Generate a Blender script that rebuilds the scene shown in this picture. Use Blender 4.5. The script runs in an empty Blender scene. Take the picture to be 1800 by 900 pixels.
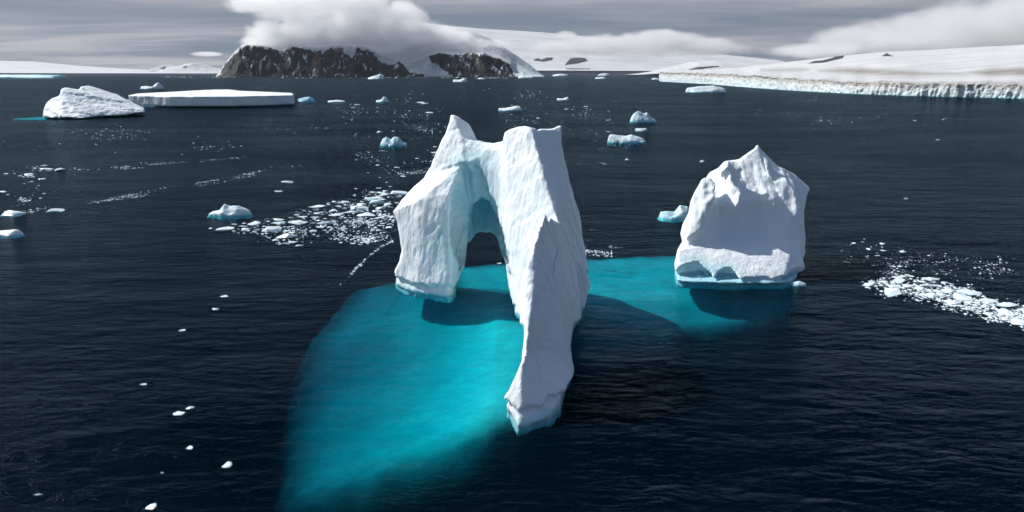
import bpy, bmesh, math, random
import numpy as np
from mathutils import Vector

# ------------------------------------------------------------------ camera, sky, sun, exposure
scene = bpy.context.scene
C = scene.collection
CAM_Z = 60.0
PITCH = math.radians(14.81)
FPX = 1216.0                                   # focal length in pixels of the 1800 px wide photograph
cam_data = bpy.data.cameras.new('camera')
cam_data.sensor_width = 36.0
cam_data.lens = FPX / 1800.0 * 36.0
cam_data.clip_start = 1.0
cam_data.clip_end = 600000.0
cam = bpy.data.objects.new('camera', cam_data)
C.objects.link(cam)
cam.location = (0, 0, CAM_Z)
cam.rotation_euler = (math.pi / 2 - PITCH, 0, 0)
scene.camera = cam

SUN_AZ_VEC = (-0.89, 0.455)                     # horizontal direction TOWARDS the sun (left, behind the bergs)
SUN_EL = math.radians(41)
_l = math.hypot(*SUN_AZ_VEC)
SUN_DIR = Vector((SUN_AZ_VEC[0] / _l * math.cos(SUN_EL), SUN_AZ_VEC[1] / _l * math.cos(SUN_EL), math.sin(SUN_EL)))
sun_data = bpy.data.lights.new('sun', 'SUN')
sun_data.energy = 5.0
sun_data.angle = math.radians(0.6)
sun_data.color = (1.0, 0.97, 0.93)
sun = bpy.data.objects.new('sun', sun_data)
C.objects.link(sun)
sun.rotation_euler = SUN_DIR.to_track_quat('Z', 'Y').to_euler()

world = bpy.data.worlds.new('World')
scene.world = world
world.use_nodes = True
wt = world.node_tree
wt.nodes.clear()

def wn(kind, **kw):
    n = wt.nodes.new(kind)
    for k, v in kw.items():
        setattr(n, k, v)
    return n

def build_world():
    L = wt.links.new
    out = wn('ShaderNodeOutputWorld')
    bg = wn('ShaderNodeBackground')
    bg.inputs['Strength'].default_value = 1.0
    L(bg.outputs[0], out.inputs[0])
    sky = wn('ShaderNodeTexSky', sky_type='NISHITA')
    sky.sun_disc = False
    sky.sun_elevation = SUN_EL
    sky.sun_rotation = math.atan2(SUN_DIR.x, SUN_DIR.y)
    sky.altitude = 60
    skym = wn('ShaderNodeVectorMath', operation='SCALE')
    skym.inputs['Scale'].default_value = 0.088
    L(sky.outputs[0], skym.inputs[0])
    tc = wn('ShaderNodeTexCoord')
    sep = wn('ShaderNodeSeparateXYZ')
    L(tc.outputs['Generated'], sep.inputs[0])
    # stratus deck: project the direction on a flat layer, so streaks flatten out towards the horizon
    zz = wn('ShaderNodeMath', operation='ADD'); zz.inputs[1].default_value = 0.045
    zm = wn('ShaderNodeMath', operation='MAXIMUM'); zm.inputs[1].default_value = 0.0
    L(sep.outputs['Z'], zm.inputs[0]); L(zm.outputs[0], zz.inputs[0])
    dx = wn('ShaderNodeMath', operation='DIVIDE'); dy = wn('ShaderNodeMath', operation='DIVIDE')
    L(sep.outputs['X'], dx.inputs[0]); L(zz.outputs[0], dx.inputs[1])
    L(sep.outputs['Y'], dy.inputs[0]); L(zz.outputs[0], dy.inputs[1])
    comb = wn('ShaderNodeCombineXYZ')
    L(dx.outputs[0], comb.inputs[0]); L(dy.outputs[0], comb.inputs[1])
    def noise(scale, loc, detail, rough, sx=1.0):
        m = wn('ShaderNodeMapping'); m.inputs['Location'].default_value = loc
        m.inputs['Scale'].default_value = (scale * sx, scale, scale)
        L(comb.outputs[0], m.inputs[0])
        n = wn('ShaderNodeTexNoise'); n.inputs['Scale'].default_value = 1.0
        n.inputs['Detail'].default_value = detail; n.inputs['Roughness'].default_value = rough
        n.inputs['Distortion'].default_value = 0.4
        L(m.outputs[0], n.inputs['Vector'])
        return n.outputs[0]
    n1 = noise(0.30, (7.7, -4.2, 3), 6, 0.55, 0.42)   # light and dark bands
    n2 = noise(0.11, (9.1, 3.3, 2), 5, 0.5)          # cover
    r1 = wn('ShaderNodeValToRGB')
    e = r1.color_ramp.elements
    e[0].position = 0.40; e[0].color = (0.14, 0.178, 0.242, 1)
    e[1].position = 0.61; e[1].color = (0.41, 0.41, 0.435, 1)
    k = r1.color_ramp.elements.new(0.50); k.color = (0.235, 0.258, 0.308, 1)
    L(n1, r1.inputs[0])
    r2 = wn('ShaderNodeMapRange'); r2.interpolation_type = 'SMOOTHSTEP'
    r2.inputs['From Min'].default_value = 0.42; r2.inputs['From Max'].default_value = 0.62
    r2.inputs['To Min'].default_value = 0.05; r2.inputs['To Max'].default_value = 1.0
    el = wn('ShaderNodeMapRange'); el.interpolation_type = 'SMOOTHSTEP'
    el.inputs['From Min'].default_value = 0.07; el.inputs['From Max'].default_value = 0.30
    el.inputs['To Min'].default_value = 0.30; el.inputs['To Max'].default_value = -0.15
    L(zm.outputs[0], el.inputs['Value'])
    cov = wn('ShaderNodeMath', operation='ADD'); L(n2, cov.inputs[0]); L(el.outputs[0], cov.inputs[1])
    L(cov.outputs[0], r2.inputs['Value'])
    mix = wn('ShaderNodeMix', data_type='RGBA')
    L(r2.outputs[0], mix.inputs['Factor']); L(skym.outputs[0], mix.inputs['A']); L(r1.outputs[0], mix.inputs['B'])
    L(mix.outputs['Result'], bg.inputs['Color'])
build_world()

scene.view_settings.view_transform = 'Standard'
scene.view_settings.look = 'None'
scene.view_settings.gamma = 1.0
scene.view_settings.use_curve_mapping = False
scene.view_settings.exposure = 0.12
scene.render.engine = 'CYCLES'
scene.cycles.max_bounces = 10
scene.cycles.diffuse_bounces = 4
scene.cycles.glossy_bounces = 3
scene.cycles.transmission_bounces = 4
scene.cycles.transparent_max_bounces = 12
scene.cycles.volume_bounces = 12
scene.cycles.use_denoising = True
scene.cycles.sample_clamp_indirect = 6.0

# ------------------------------------------------------------------ camera geometry helpers
CP, SP = math.cos(PITCH), math.sin(PITCH)

def ray(px, py):
    a, b = (px - 900.0) / FPX, (450.0 - py) / FPX
    return np.array([a, CP + b * SP, -SP + b * CP])

def P(px, py, Y):                              # point seen at (px, py) at ground distance Y
    d = ray(px, py)
    return np.array([0, 0, CAM_Z]) + d * (Y / d[1])

def W(px, py, z=0.0):                          # point seen at (px, py) on the water
    d = ray(px, py)
    return np.array([0, 0, CAM_Z]) + d * ((z - CAM_Z) / d[2])

def project(x, y, z):
    zz = z - CAM_Z
    dep = np.maximum(y * CP - zz * SP, 1.0)
    return 900 + FPX * x / dep, 450 - FPX * (y * SP + zz * CP) / dep, dep

# ------------------------------------------------------------------ noise in numpy
_rng = np.random.default_rng(7)
_perm = _rng.permutation(256).astype(np.int32)
_grad = _rng.normal(size=(256, 3)).astype(np.float32)
_grad /= np.linalg.norm(_grad, axis=1, keepdims=True)

def gnoise(p):
    p = np.asarray(p, np.float32)
    i = np.floor(p).astype(np.int32)
    f = p - i
    u = f * f * f * (f * (f * 6 - 15) + 10)
    i &= 255
    j = (i + 1) & 255
    res = 0
    for cx in (0, 1):
        hx = _perm[(j if cx else i)[:, 0]]
        wx = u[:, 0] if cx else 1 - u[:, 0]
        for cy in (0, 1):
            hy = _perm[(hx + (j if cy else i)[:, 1]) & 255]
            wy = u[:, 1] if cy else 1 - u[:, 1]
            for cz in (0, 1):
                hz = _perm[(hy + (j if cz else i)[:, 2]) & 255]
                wz = u[:, 2] if cz else 1 - u[:, 2]
                g = _grad[hz]
                dot = g[:, 0] * (f[:, 0] - cx) + g[:, 1] * (f[:, 1] - cy) + g[:, 2] * (f[:, 2] - cz)
                res = res + wx * wy * wz * dot
    return res * 1.5

def fbm(p, octaves=4, gain=0.5, ridged=False):
    s, a, p = 0, 1.0, np.asarray(p, np.float32).copy()
    tot = 0
    for o in range(octaves):
        n = gnoise(p + 17.3 * o)
        if ridged:
            n = 1 - 2 * np.abs(n)
        s = s + a * n
        tot += a
        a *= gain
        p = p * 2.03
    return s / tot

def sstep(a, b, x):
    t = np.clip((x - a) / (b - a), 0, 1)
    return t * t * (3 - 2 * t)

def smin(a, b, k):
    h = np.clip(0.5 + 0.5 * (b - a) / k, 0, 1)
    return b + (a - b) * h - k * h * (1 - h)

def smax(a, b, k):
    return -smin(-a, -b, k)

# ------------------------------------------------------------------ implicit ice: hulls of points, carved, meshed by surface nets
def hull_planes(pts):
    bm = bmesh.new()
    for p in pts:
        bm.verts.new([float(c) for c in p])
    bmesh.ops.convex_hull(bm, input=bm.verts)
    cen = np.mean(np.array(pts), axis=0)
    out = {}
    for f in bm.faces:
        f.normal_update()
        n = np.array(f.normal)
        if np.linalg.norm(n) < 0.5:
            continue
        c = np.array(f.verts[0].co)
        if np.dot(n, c - cen) < 0:
            n = -n
        d = float(np.dot(n, c))
        out[tuple(np.round([*n, d / 10], 2))] = (n, d)
    bm.free()
    return list(out.values())

def hull_sdf(pts, X, Y, Z):
    r = None
    for n, d in hull_planes(pts):
        v = (np.float32(n[0]) * X + np.float32(n[1]) * Y) + np.float32(n[2]) * Z - np.float32(d)
        r = v if r is None else np.maximum(r, v)
    return r

def poly_raster(poly, step, pad):
    poly = np.array(poly, float)
    x0, y0 = poly.min(0) - pad
    x1, y1 = poly.max(0) + pad
    nx, ny = int((x1 - x0) / step) + 2, int((y1 - y0) / step) + 2
    gx, gy = np.meshgrid(x0 + np.arange(nx) * step, y0 + np.arange(ny) * step, indexing='ij')
    return x0, y0, step, poly_sdf(poly, gx, gy)

def poly_sdf(poly, gx, gy):
    poly = np.array(poly, float)
    dist = np.full(gx.shape, 1e18)
    inside = np.zeros(gx.shape, bool)
    n = len(poly)
    for i in range(n):
        a, b = poly[i], poly[(i + 1) % n]
        e = b - a
        wx, wy = gx - a[0], gy - a[1]
        t = np.clip((wx * e[0] + wy * e[1]) / max(e @ e, 1e-9), 0, 1)
        dist = np.minimum(dist, (wx - t * e[0]) ** 2 + (wy - t * e[1]) ** 2)
        c = ((a[1] <= gy) & (b[1] > gy)) | ((b[1] <= gy) & (a[1] > gy))
        with np.errstate(divide='ignore', invalid='ignore'):
            xi = a[0] + (gy - a[1]) * e[0] / (e[1] if e[1] != 0 else 1e-9)
        inside ^= c & (gx < xi)
    return np.where(inside, -1, 1) * np.sqrt(dist)

def sample(r, x, y):
    x0, y0, s, g = r
    fx = np.clip((x - x0) / s, 0, g.shape[0] - 1.001)
    fy = np.clip((y - y0) / s, 0, g.shape[1] - 1.001)
    ix, iy = fx.astype(int), fy.astype(int)
    tx, ty = fx - ix, fy - iy
    return (g[ix, iy] * (1 - tx) * (1 - ty) + g[ix + 1, iy] * tx * (1 - ty)
            + g[ix, iy + 1] * (1 - tx) * ty + g[ix + 1, iy + 1] * tx * ty)

def surface_nets(v, org, h):
    s = v < 0
    nx, ny, nz = v.shape
    cnt = np.zeros((nx - 1, ny - 1, nz - 1), np.int8)
    for a in (0, 1):
        for b in (0, 1):
            for c in (0, 1):
                cnt += s[a:nx - 1 + a, b:ny - 1 + b, c:nz - 1 + c]
    act = (cnt > 0) & (cnt < 8)
    I, J, K = np.nonzero(act)
    idx = np.full(act.shape, -1, np.int32)
    idx[I, J, K] = np.arange(len(I))
    cs = [(a, b, c) for a in (0, 1) for b in (0, 1) for c in (0, 1)]
    cv = {q: v[I + q[0], J + q[1], K + q[2]] for q in cs}
    acc = np.zeros((len(I), 3)); num = np.zeros(len(I))
    for q in cs:
        for ax in range(3):
            if q[ax]:
                continue
            r = list(q); r[ax] = 1; r = tuple(r)
            va, vb = cv[q], cv[r]
            m = (va < 0) != (vb < 0)
            t = np.where(m, va / np.where(m, va - vb, 1), 0)
            pos = np.tile(np.array(q, float), (len(I), 1)); pos[:, ax] += t
            acc += pos * m[:, None]; num += m
    verts = acc / np.maximum(num, 1)[:, None] + np.stack([I, J, K], 1)
    verts = verts * h + np.array(org)
    quads = []
    def add(a, b, c, d, flip):
        q = np.stack([a, b, c, d], 1)
        q[flip] = q[flip][:, ::-1]
        quads.append(q[(q >= 0).all(1)])
    i, j, k = np.nonzero(s[:-1, 1:-1, 1:-1] != s[1:, 1:-1, 1:-1]); j = j + 1; k = k + 1
    add(idx[i, j - 1, k - 1], idx[i, j, k - 1], idx[i, j, k], idx[i, j - 1, k], ~s[i, j, k])
    i, j, k = np.nonzero(s[1:-1, :-1, 1:-1] != s[1:-1, 1:, 1:-1]); i = i + 1; k = k + 1
    add(idx[i - 1, j, k - 1], idx[i, j, k - 1], idx[i, j, k], idx[i - 1, j, k], s[i, j, k])
    i, j, k = np.nonzero(s[1:-1, 1:-1, :-1] != s[1:-1, 1:-1, 1:]); i = i + 1; j = j + 1
    add(idx[i - 1, j - 1, k], idx[i, j - 1, k], idx[i, j, k], idx[i - 1, j, k], ~s[i, j, k])
    return verts, np.concatenate(quads)

def mesh_from(name, verts, faces, mat, smooth=True, attrs=None):
    me = bpy.data.meshes.new(name)
    verts = np.asarray(verts, np.float32); faces = np.asarray(faces, np.int32)
    n, k = faces.shape
    me.vertices.add(len(verts)); me.vertices.foreach_set('co', verts.ravel())
    me.loops.add(n * k); me.loops.foreach_set('vertex_index', faces.ravel())
    me.polygons.add(n)
    me.polygons.foreach_set('loop_start', np.arange(n, dtype=np.int32) * k)
    me.polygons.foreach_set('use_smooth', np.full(n, smooth))
    me.update(calc_edges=True)
    for an, av in (attrs or {}).items():
        at = me.attributes.new(an, 'FLOAT', 'POINT')
        at.data.foreach_set('value', np.asarray(av, np.float32))
    me.validate()
    me.materials.append(mat)
    return me

def link(name, me, parent=None, loc=(0, 0, 0), rotz=0.0, scale=(1, 1, 1)):
    o = bpy.data.objects.new(name, me)
    o.location = loc; o.rotation_euler = (0, 0, rotz); o.scale = scale
    C.objects.link(o)
    o.parent = parent
    return o

def tag(o, label=None, cat=None, group=None, kind=None):
    for k, v in (('label', label), ('category', cat), ('group', group), ('kind', kind)):
        if v:
            o[k] = v
    return o

# ------------------------------------------------------------------ materials
class M:
    def __init__(self, name):
        self.m = bpy.data.materials.new(name); self.m.use_nodes = True
        self.t = self.m.node_tree; self.t.nodes.clear()
        self.out = self.n('ShaderNodeOutputMaterial')
    def n(self, kind, ins=None, **kw):
        x = self.t.nodes.new(kind)
        for k, v in kw.items():
            setattr(x, k, v)
        for k, v in (ins or {}).items():
            if isinstance(v, bpy.types.NodeSocket):
                self.t.links.new(v, x.inputs[k])
            else:
                x.inputs[k].default_value = v
        return x
    def l(self, a, b):
        self.t.links.new(a, b)
    def coord(self, scale=(1, 1, 1), rot=(0, 0, 0), loc=(0, 0, 0), src='Object'):
        tc = self.n('ShaderNodeTexCoord')
        return self.n('ShaderNodeMapping', {'Vector': tc.outputs[src], 'Scale': scale, 'Rotation': rot, 'Location': loc}).outputs[0]
    def noise(self, vec, scale, detail=5, rough=0.55, dist=0.0):
        return self.n('ShaderNodeTexNoise', {'Vector': vec, 'Scale': scale, 'Detail': detail, 'Roughness': rough, 'Distortion': dist}).outputs[0]
    def math(self, op, a, b=None, clamp=False):
        d = {0: a}
        if b is not None:
            d[1] = b
        return self.n('ShaderNodeMath', d, operation=op, use_clamp=clamp).outputs[0]
    def mix(self, f, a, b):
        return self.n('ShaderNodeMix', {'Factor': f, 'A': a, 'B': b}, data_type='RGBA').outputs['Result']
    def ramp(self, v, lo, hi, a=0.0, b=1.0):
        return self.n('ShaderNodeMapRange', {'Value': v, 'From Min': lo, 'From Max': hi, 'To Min': a, 'To Max': b}, interpolation_type='SMOOTHSTEP').outputs[0]
    def attr(self, name):
        return self.n('ShaderNodeAttribute', attribute_name=name).outputs['Fac']

def ice_material(name, fine=1.0, bump=0.25, blue_gain=1.0):
    m = M(name)
    c = m.coord()
    big = m.noise(c, 0.12 * fine, 5, 0.6)
    mid = m.noise(c, 0.9 * fine, 6, 0.6)
    streak = m.noise(m.coord(scale=(1.0, 1.0, 0.22), rot=(0.35, 0.25, 0)), 1.3 * fine, 4, 0.55)
    fin = m.noise(c, 5.0 * fine, 4, 0.6)
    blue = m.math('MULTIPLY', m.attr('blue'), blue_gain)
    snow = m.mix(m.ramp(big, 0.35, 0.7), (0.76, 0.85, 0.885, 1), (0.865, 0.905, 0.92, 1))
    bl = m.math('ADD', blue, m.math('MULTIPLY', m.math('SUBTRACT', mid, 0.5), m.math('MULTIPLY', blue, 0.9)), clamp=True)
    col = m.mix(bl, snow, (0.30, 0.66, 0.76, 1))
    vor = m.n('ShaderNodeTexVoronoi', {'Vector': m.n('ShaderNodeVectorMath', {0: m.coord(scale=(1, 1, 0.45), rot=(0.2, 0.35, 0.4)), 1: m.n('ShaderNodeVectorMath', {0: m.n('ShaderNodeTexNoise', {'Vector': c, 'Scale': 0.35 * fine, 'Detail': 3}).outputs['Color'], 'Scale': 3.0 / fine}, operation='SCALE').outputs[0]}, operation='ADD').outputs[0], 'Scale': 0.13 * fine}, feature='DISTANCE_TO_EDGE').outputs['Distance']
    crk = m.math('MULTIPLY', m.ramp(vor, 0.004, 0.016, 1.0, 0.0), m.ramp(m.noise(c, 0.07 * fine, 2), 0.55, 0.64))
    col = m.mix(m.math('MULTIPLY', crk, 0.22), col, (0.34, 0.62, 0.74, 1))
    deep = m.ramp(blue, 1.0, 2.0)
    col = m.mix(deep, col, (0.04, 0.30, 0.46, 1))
    h = m.math('ADD', m.math('MULTIPLY', mid, 0.40), m.math('MULTIPLY', streak, 0.95))
    h = m.math('SUBTRACT', m.math('ADD', h, m.math('MULTIPLY', fin, 0.16)), m.math('MULTIPLY', crk, 0.12))
    b = m.n('ShaderNodeBump', {'Height': h, 'Strength': 1.0, 'Distance': bump / fine})
    p = m.n('ShaderNodeBsdfPrincipled', {'Base Color': col, 'Normal': b.outputs[0]})
    sz = m.n('ShaderNodeSeparateXYZ', {0: c}).outputs['Z']
    m.l(m.ramp(m.math('ADD', sz, m.math('MULTIPLY', mid, 2.0)), 1.5, 5.0, 0.22, 0.65), p.inputs['Roughness'])
    p.inputs['Specular IOR Level'].default_value = 0.25
    m.l(p.outputs[0], m.out.inputs[0])
    return m.m

MAT_ICE = ice_material('glacier_ice', 1.0, 0.22)
MAT_ICE_FAR = ice_material('glacier_ice_far', 0.22, 0.3)
MAT_FLOE = ice_material('floe_ice', 2.0, 0.2)

def water_material():
    m = M('sea_water')
    tc = m.coord()
    swell = m.noise(m.coord(scale=(0.40, 1.0, 1), rot=(0, 0, -0.22)), 0.085, 3, 0.5, 0.3)
    wave = m.noise(m.coord(scale=(0.45, 1.0, 1), rot=(0, 0, 0.25)), 0.42, 4, 0.55, 0.4)
    rip = m.noise(m.coord(scale=(0.7, 1.0, 1), rot=(0, 0, -0.5)), 1.7, 4, 0.6, 0.3)
    gust = m.ramp(m.noise(m.coord(scale=(0.35, 1, 1), rot=(0, 0, 0.1)), 0.011, 5, 0.6), 0.32, 0.68, 0.35, 1.4)
    h = m.math('ADD', m.math('MULTIPLY', swell, 3.0), m.math('MULTIPLY', wave, 1.45))
    h = m.math('ADD', h, m.math('MULTIPLY', rip, 0.30))
    h = m.math('MULTIPLY', h, gust)
    b = m.n('ShaderNodeBump', {'Height': h, 'Strength': 1.0, 'Distance': 0.6})
    fr = m.n('ShaderNodeFresnel', {'IOR': 1.333, 'Normal': b.outputs[0]})
    gl = m.n('ShaderNodeBsdfGlossy', {'Color': (0.66, 0.87, 1.0, 1), 'Roughness': 0.13, 'Normal': b.outputs[0]})
    tcol = m.mix(m.ramp(m.math('ADD', m.math('MULTIPLY', rip, 0.6), m.math('MULTIPLY', wave, 0.4)), 0.38, 0.62), (0.80, 0.82, 0.83, 1), (1, 1, 1, 1))  # ripple shimmer and sunlight focused by waves, painted into the transparent tint
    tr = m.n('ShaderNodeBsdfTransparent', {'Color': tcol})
    fac = m.math('DIVIDE', m.math('MAXIMUM', m.math('SUBTRACT', m.math('MULTIPLY', fr.outputs[0], 0.50), 0.040), 0.0015), m.math('ADD', m.math('MULTIPLY', fr.outputs[0], 1.5), 1.0))
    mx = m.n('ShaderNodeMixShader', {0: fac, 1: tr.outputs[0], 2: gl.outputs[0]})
    up = m.n('ShaderNodeBsdfDiffuse', {'Color': (0.0003, 0.0036, 0.0075, 1)})
    ad = m.n('ShaderNodeAddShader', {0: mx.outputs[0], 1: up.outputs[0]})
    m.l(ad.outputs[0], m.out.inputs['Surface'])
    va = m.n('ShaderNodeVolumeAbsorption', {'Color': (0.0, 0.87, 0.895, 1), 'Density': 0.26})
    m.l(va.outputs[0], m.out.inputs['Volume'])
    return m.m
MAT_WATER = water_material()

def plain(name, col, rough=0.8, noise_scale=None, col2=None):
    m = M(name)
    p = m.n('ShaderNodeBsdfPrincipled', {'Roughness': rough})
    if noise_scale:
        f = m.ramp(m.noise(m.coord(), noise_scale, 6, 0.6), 0.35, 0.65)
        m.l(m.mix(f, (*col, 1), (*col2, 1)), p.inputs['Base Color'])
    else:
        p.inputs['Base Color'].default_value = (*col, 1)
    m.l(p.outputs[0], m.out.inputs[0])
    return m.m

# ------------------------------------------------------------------ the sea
SEA_R, SEA_D = 250000.0, 90.0
def build_sea():
    rings = [0, 60, 120, 200, 320, 600, 1200, 2500, 5000, 10000, 20000, 45000, 100000, SEA_R]
    n = 64
    v = [(0, 0, 0)]
    f = []
    for r in rings[1:]:
        v += [(r * math.cos(2 * math.pi * i / n), r * math.sin(2 * math.pi * i / n), 0) for i in range(n)]
    v += [(x, y, -SEA_D) for x, y, _ in v[-n:]]
    v.append((0, 0, -SEA_D))
    for i in range(n):
        f.append((0, 1 + i, 1 + (i + 1) % n, 0))
    for k in range(len(rings) - 1):
        a, b = 1 + k * n, 1 + (k + 1) * n
        for i in range(n):
            j = (i + 1) % n
            f.append((a + i, b + i, b + j, a + j))
    a = 1 + (len(rings) - 1) * n
    for i in range(n):
        f.append((len(v) - 1, a + (i + 1) % n, a + i, len(v) - 1))
    me = bpy.data.meshes.new('water')
    me.from_pydata(v, [], [tuple(dict.fromkeys(q)) for q in f])
    me.materials.append(MAT_WATER)
    tag(link('sea_water', me), kind='structure')
    sb = bpy.data.meshes.new('seabed')
    R = SEA_R * 1.02
    sb.from_pydata([(-R, -R, -SEA_D + 2), (R, -R, -SEA_D + 2), (R, R, -SEA_D + 2), (-R, R, -SEA_D + 2)], [], [(0, 1, 2, 3)])
    sb.materials.append(plain('dark_mud', (0.05, 0.055, 0.06)))
    tag(link('seabed', sb), kind='structure')
build_sea()

# ------------------------------------------------------------------ the big bergs
def make_berg(hulls, outline, lo, hi, h, union_k=1.5, noise_amp=(1.1, 0.5), noise_len=(9.0, 2.6),
              lip=None, extra=None, carve_k=0.6, blue=None, px_step=1.0):
    lo = np.array(lo, float); hi = np.array(hi, float)
    n = np.ceil((hi - lo) / h).astype(int) + 1
    X = (lo[0] + np.arange(n[0]) * h).astype(np.float32)[:, None, None]
    Y = (lo[1] + np.arange(n[1]) * h).astype(np.float32)[None, :, None]
    Z = (lo[2] + np.arange(n[2]) * h).astype(np.float32)[None, None, :]
    d = None
    for pts in hulls:
        r = hull_sdf(pts, X, Y, Z)
        d = r if d is None else smin(d, r, np.float32(union_k))
    band = np.nonzero((d < 4.0).ravel())[0]
    ii, jj, kk = np.unravel_index(band, d.shape)
    p = np.stack([X[ii, 0, 0], Y[0, jj, 0], Z[0, 0, kk]], 1)
    v = d.ravel()[band]
    if extra is not None:
        v = extra(p, v)
    if outline is not None:
        px, py, dep = project(p[:, 0], p[:, 1], np.maximum(p[:, 2], 0))
        rast = poly_raster(outline, px_step, 40)
        v = smax(v, sample(rast, px, py) * dep / FPX, carve_k)
    near = np.abs(v) < 2.0 + 2 * h
    q = p[near]
    big = fbm(q / noise_len[0], 3)
    rid = fbm(q / noise_len[1] * np.array([1, 1, 0.26], np.float32), 3, 0.55, ridged=True)
    fine = fbm(q / (noise_len[1] * 0.42) * np.array([1, 1, 0.6], np.float32), 2, 0.6)
    v[near] += (noise_amp[0] * (big + 0.12) + noise_amp[1] * (rid - 0.1) + noise_amp[1] * 0.22 * fine)
    if lip is not None:
        lz, inset = lip
        m = near & (p[:, 2] < lz * 2)
        q = p[m]
        lzn = lz * (1 + 0.35 * gnoise(q / np.array([3.0, 3.0, 1e6], np.float32)))
        v[m] += inset * (1 - sstep(lzn - 0.25 * lz, lzn, q[:, 2])) * (0.35 + 0.65 * sstep(-1.5, lz, q[:, 2]))
    full = np.full(d.size, 4.0, np.float32)
    full[band] = v
    verts, faces = surface_nets(full.reshape(d.shape), lo, h)
    return verts, faces

def drop(pts, z=-2.2, cen=None, s=1.0):       # the same outline further down, so a hull runs on under water
    pts = [np.array(p) for p in pts]
    return pts + [np.array([p[0], p[1], z]) for p in pts]

def blue_from_lines(verts, lines, width, base):
    b = base.copy()
    px, py, dep = project(verts[:, 0], verts[:, 1], verts[:, 2])
    return b

# --- the arch
ARCH_OUT = [(690,503),(693,480),(703,455),(706,440),(702,415),(698,390),(689,372),(705,352),(728,328),(745,312),(748,305),
 (757,293),(763,275),(775,245),(782,235),(789,215),(791,201),(797,198),(808,203),(820,212),(830,222),(838,240),(841,246),
 (848,249),(868,251),(880,247),(884,237),(887,231),(900,224),(912,221),(925,220),(933,224),(942,226),(944,229),(950,226),
 (962,226),(972,225),(980,221),(988,218),(987,240),(990,262),(998,300),(1003,325),(1010,350),(1022,378),(1024,400),
 (1023,415),(1030,440),(1031,460),(1037,475),(1032,480),(1038,500),(1034,515),(1028,545),(1022,560),(1010,572),(1006,590),
 (1004,610),(1010,650),(1008,665),(1000,678),(998,692),(992,710),(990,722),(975,737),(950,748),(925,755),(907,757),
 (902,748),(893,733),(883,724),(878,712),(885,698),(895,682),(905,660),(917,635),(920,610),(922,590),(921,575),(914,568),
 (914,556),(902,548),(899,530),(894,500),(888,460),(880,440),(873,420),(868,412),(862,407),(855,409),(848,407),(838,408),
 (830,418),(824,428),(823,436),(829,452),(820,462),(812,475),(808,490),(803,505),(806,515),(797,523),(788,527),(760,523),
 (730,518),(710,513)]

def arch_hulls():
    L1 = drop([W(688, 505), W(735, 521), W(790, 529), W(812, 512), (-15, 200, 0), (-17, 213, 0), (-36, 213, 0)]) + [
        P(686, 372, 196), P(735, 352, 190), P(772, 368, 187), P(745, 310, 202), P(764, 275, 205), P(812, 290, 192),
        P(788, 340, 188), P(835, 300, 203), (-14, 208, 25), (-26, 214, 30), P(760, 270, 210), P(828, 400, 195)]
    L2 = [P(764, 272, 200), P(787, 215, 201), P(793, 196, 203), P(806, 203, 203), P(824, 215, 205), P(842, 250, 203), P(815, 250, 195),
          P(814, 285, 191), P(850, 330, 203), P(760, 300, 199), P(790, 200, 208), P(838, 240, 210), (-22, 214, 26), (-10, 212, 26)]
    B = [P(813, 262, 196), P(845, 247, 197), P(888, 249, 191), P(905, 262, 184), P(838, 290, 194), P(862, 320, 189), P(905, 330, 180), P(880, 380, 184),
         P(893, 450, 181), P(830, 320, 194), P(840, 250, 214), P(885, 250, 213), P(820, 420, 204), P(895, 470, 197), (-13, 219, 4), (2, 219, 4), P(900, 300, 214)]
    T = drop([W(894, 552), W(916, 575), (9.0, 152, 0), (16, 158, 0), (21, 168, 0), (22, 196, 0), (2, 203, 0)]) + [
        P(884, 234, 184), P(910, 219, 180), P(932, 221, 176), P(942, 252, 173), P(956, 332, 165), P(980, 388, 159), P(989, 216, 183),
        P(1000, 300, 181), P(1024, 378, 176), P(1040, 500, 168), P(975, 222, 197), P(890, 232, 200), P(868, 400, 190), P(895, 330, 180)]
    S = drop([(2.2, 114, 0), (10.5, 121, 0), (15, 136, 0), (16, 158, 0), (2.5, 160, 0), (0.4, 124, 0)]) + [
        P(956, 377, 137), P(938, 430, 130), P(924, 476, 126), P(938, 512, 122.5), P(927, 590, 117.5), P(1000, 470, 156), P(1022, 520, 156),
        P(980, 388, 161), P(1004, 600, 127), P(919, 640, 115.2), P(1010, 650, 122.5), P(905, 540, 163), P(1000, 400, 170)]
    F = drop([W(900, 752), W(912, 760), W(950, 751), W(992, 724), (11, 124, 0), (1.5, 128, 0), (-1.2, 116, 0)]) + [
        P(876, 713, 112.5), P(905, 722, 110.5), P(960, 712, 112.5), P(1002, 690, 116.5), P(893, 684, 114), P(1010, 652, 121.5), P(917, 636, 115.5), P(1005, 610, 127), P(921, 600, 119)]
    K = [P(804, 240, 197), P(813, 286, 190.5), P(826, 304, 190.5), P(850, 304, 189.5), P(866, 322, 188), P(876, 262, 190), P(845, 249, 195), P(804, 240, 208), P(876, 255, 208), P(850, 310, 204)]
    return [L1, L2, B, K, T, S, F]

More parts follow.
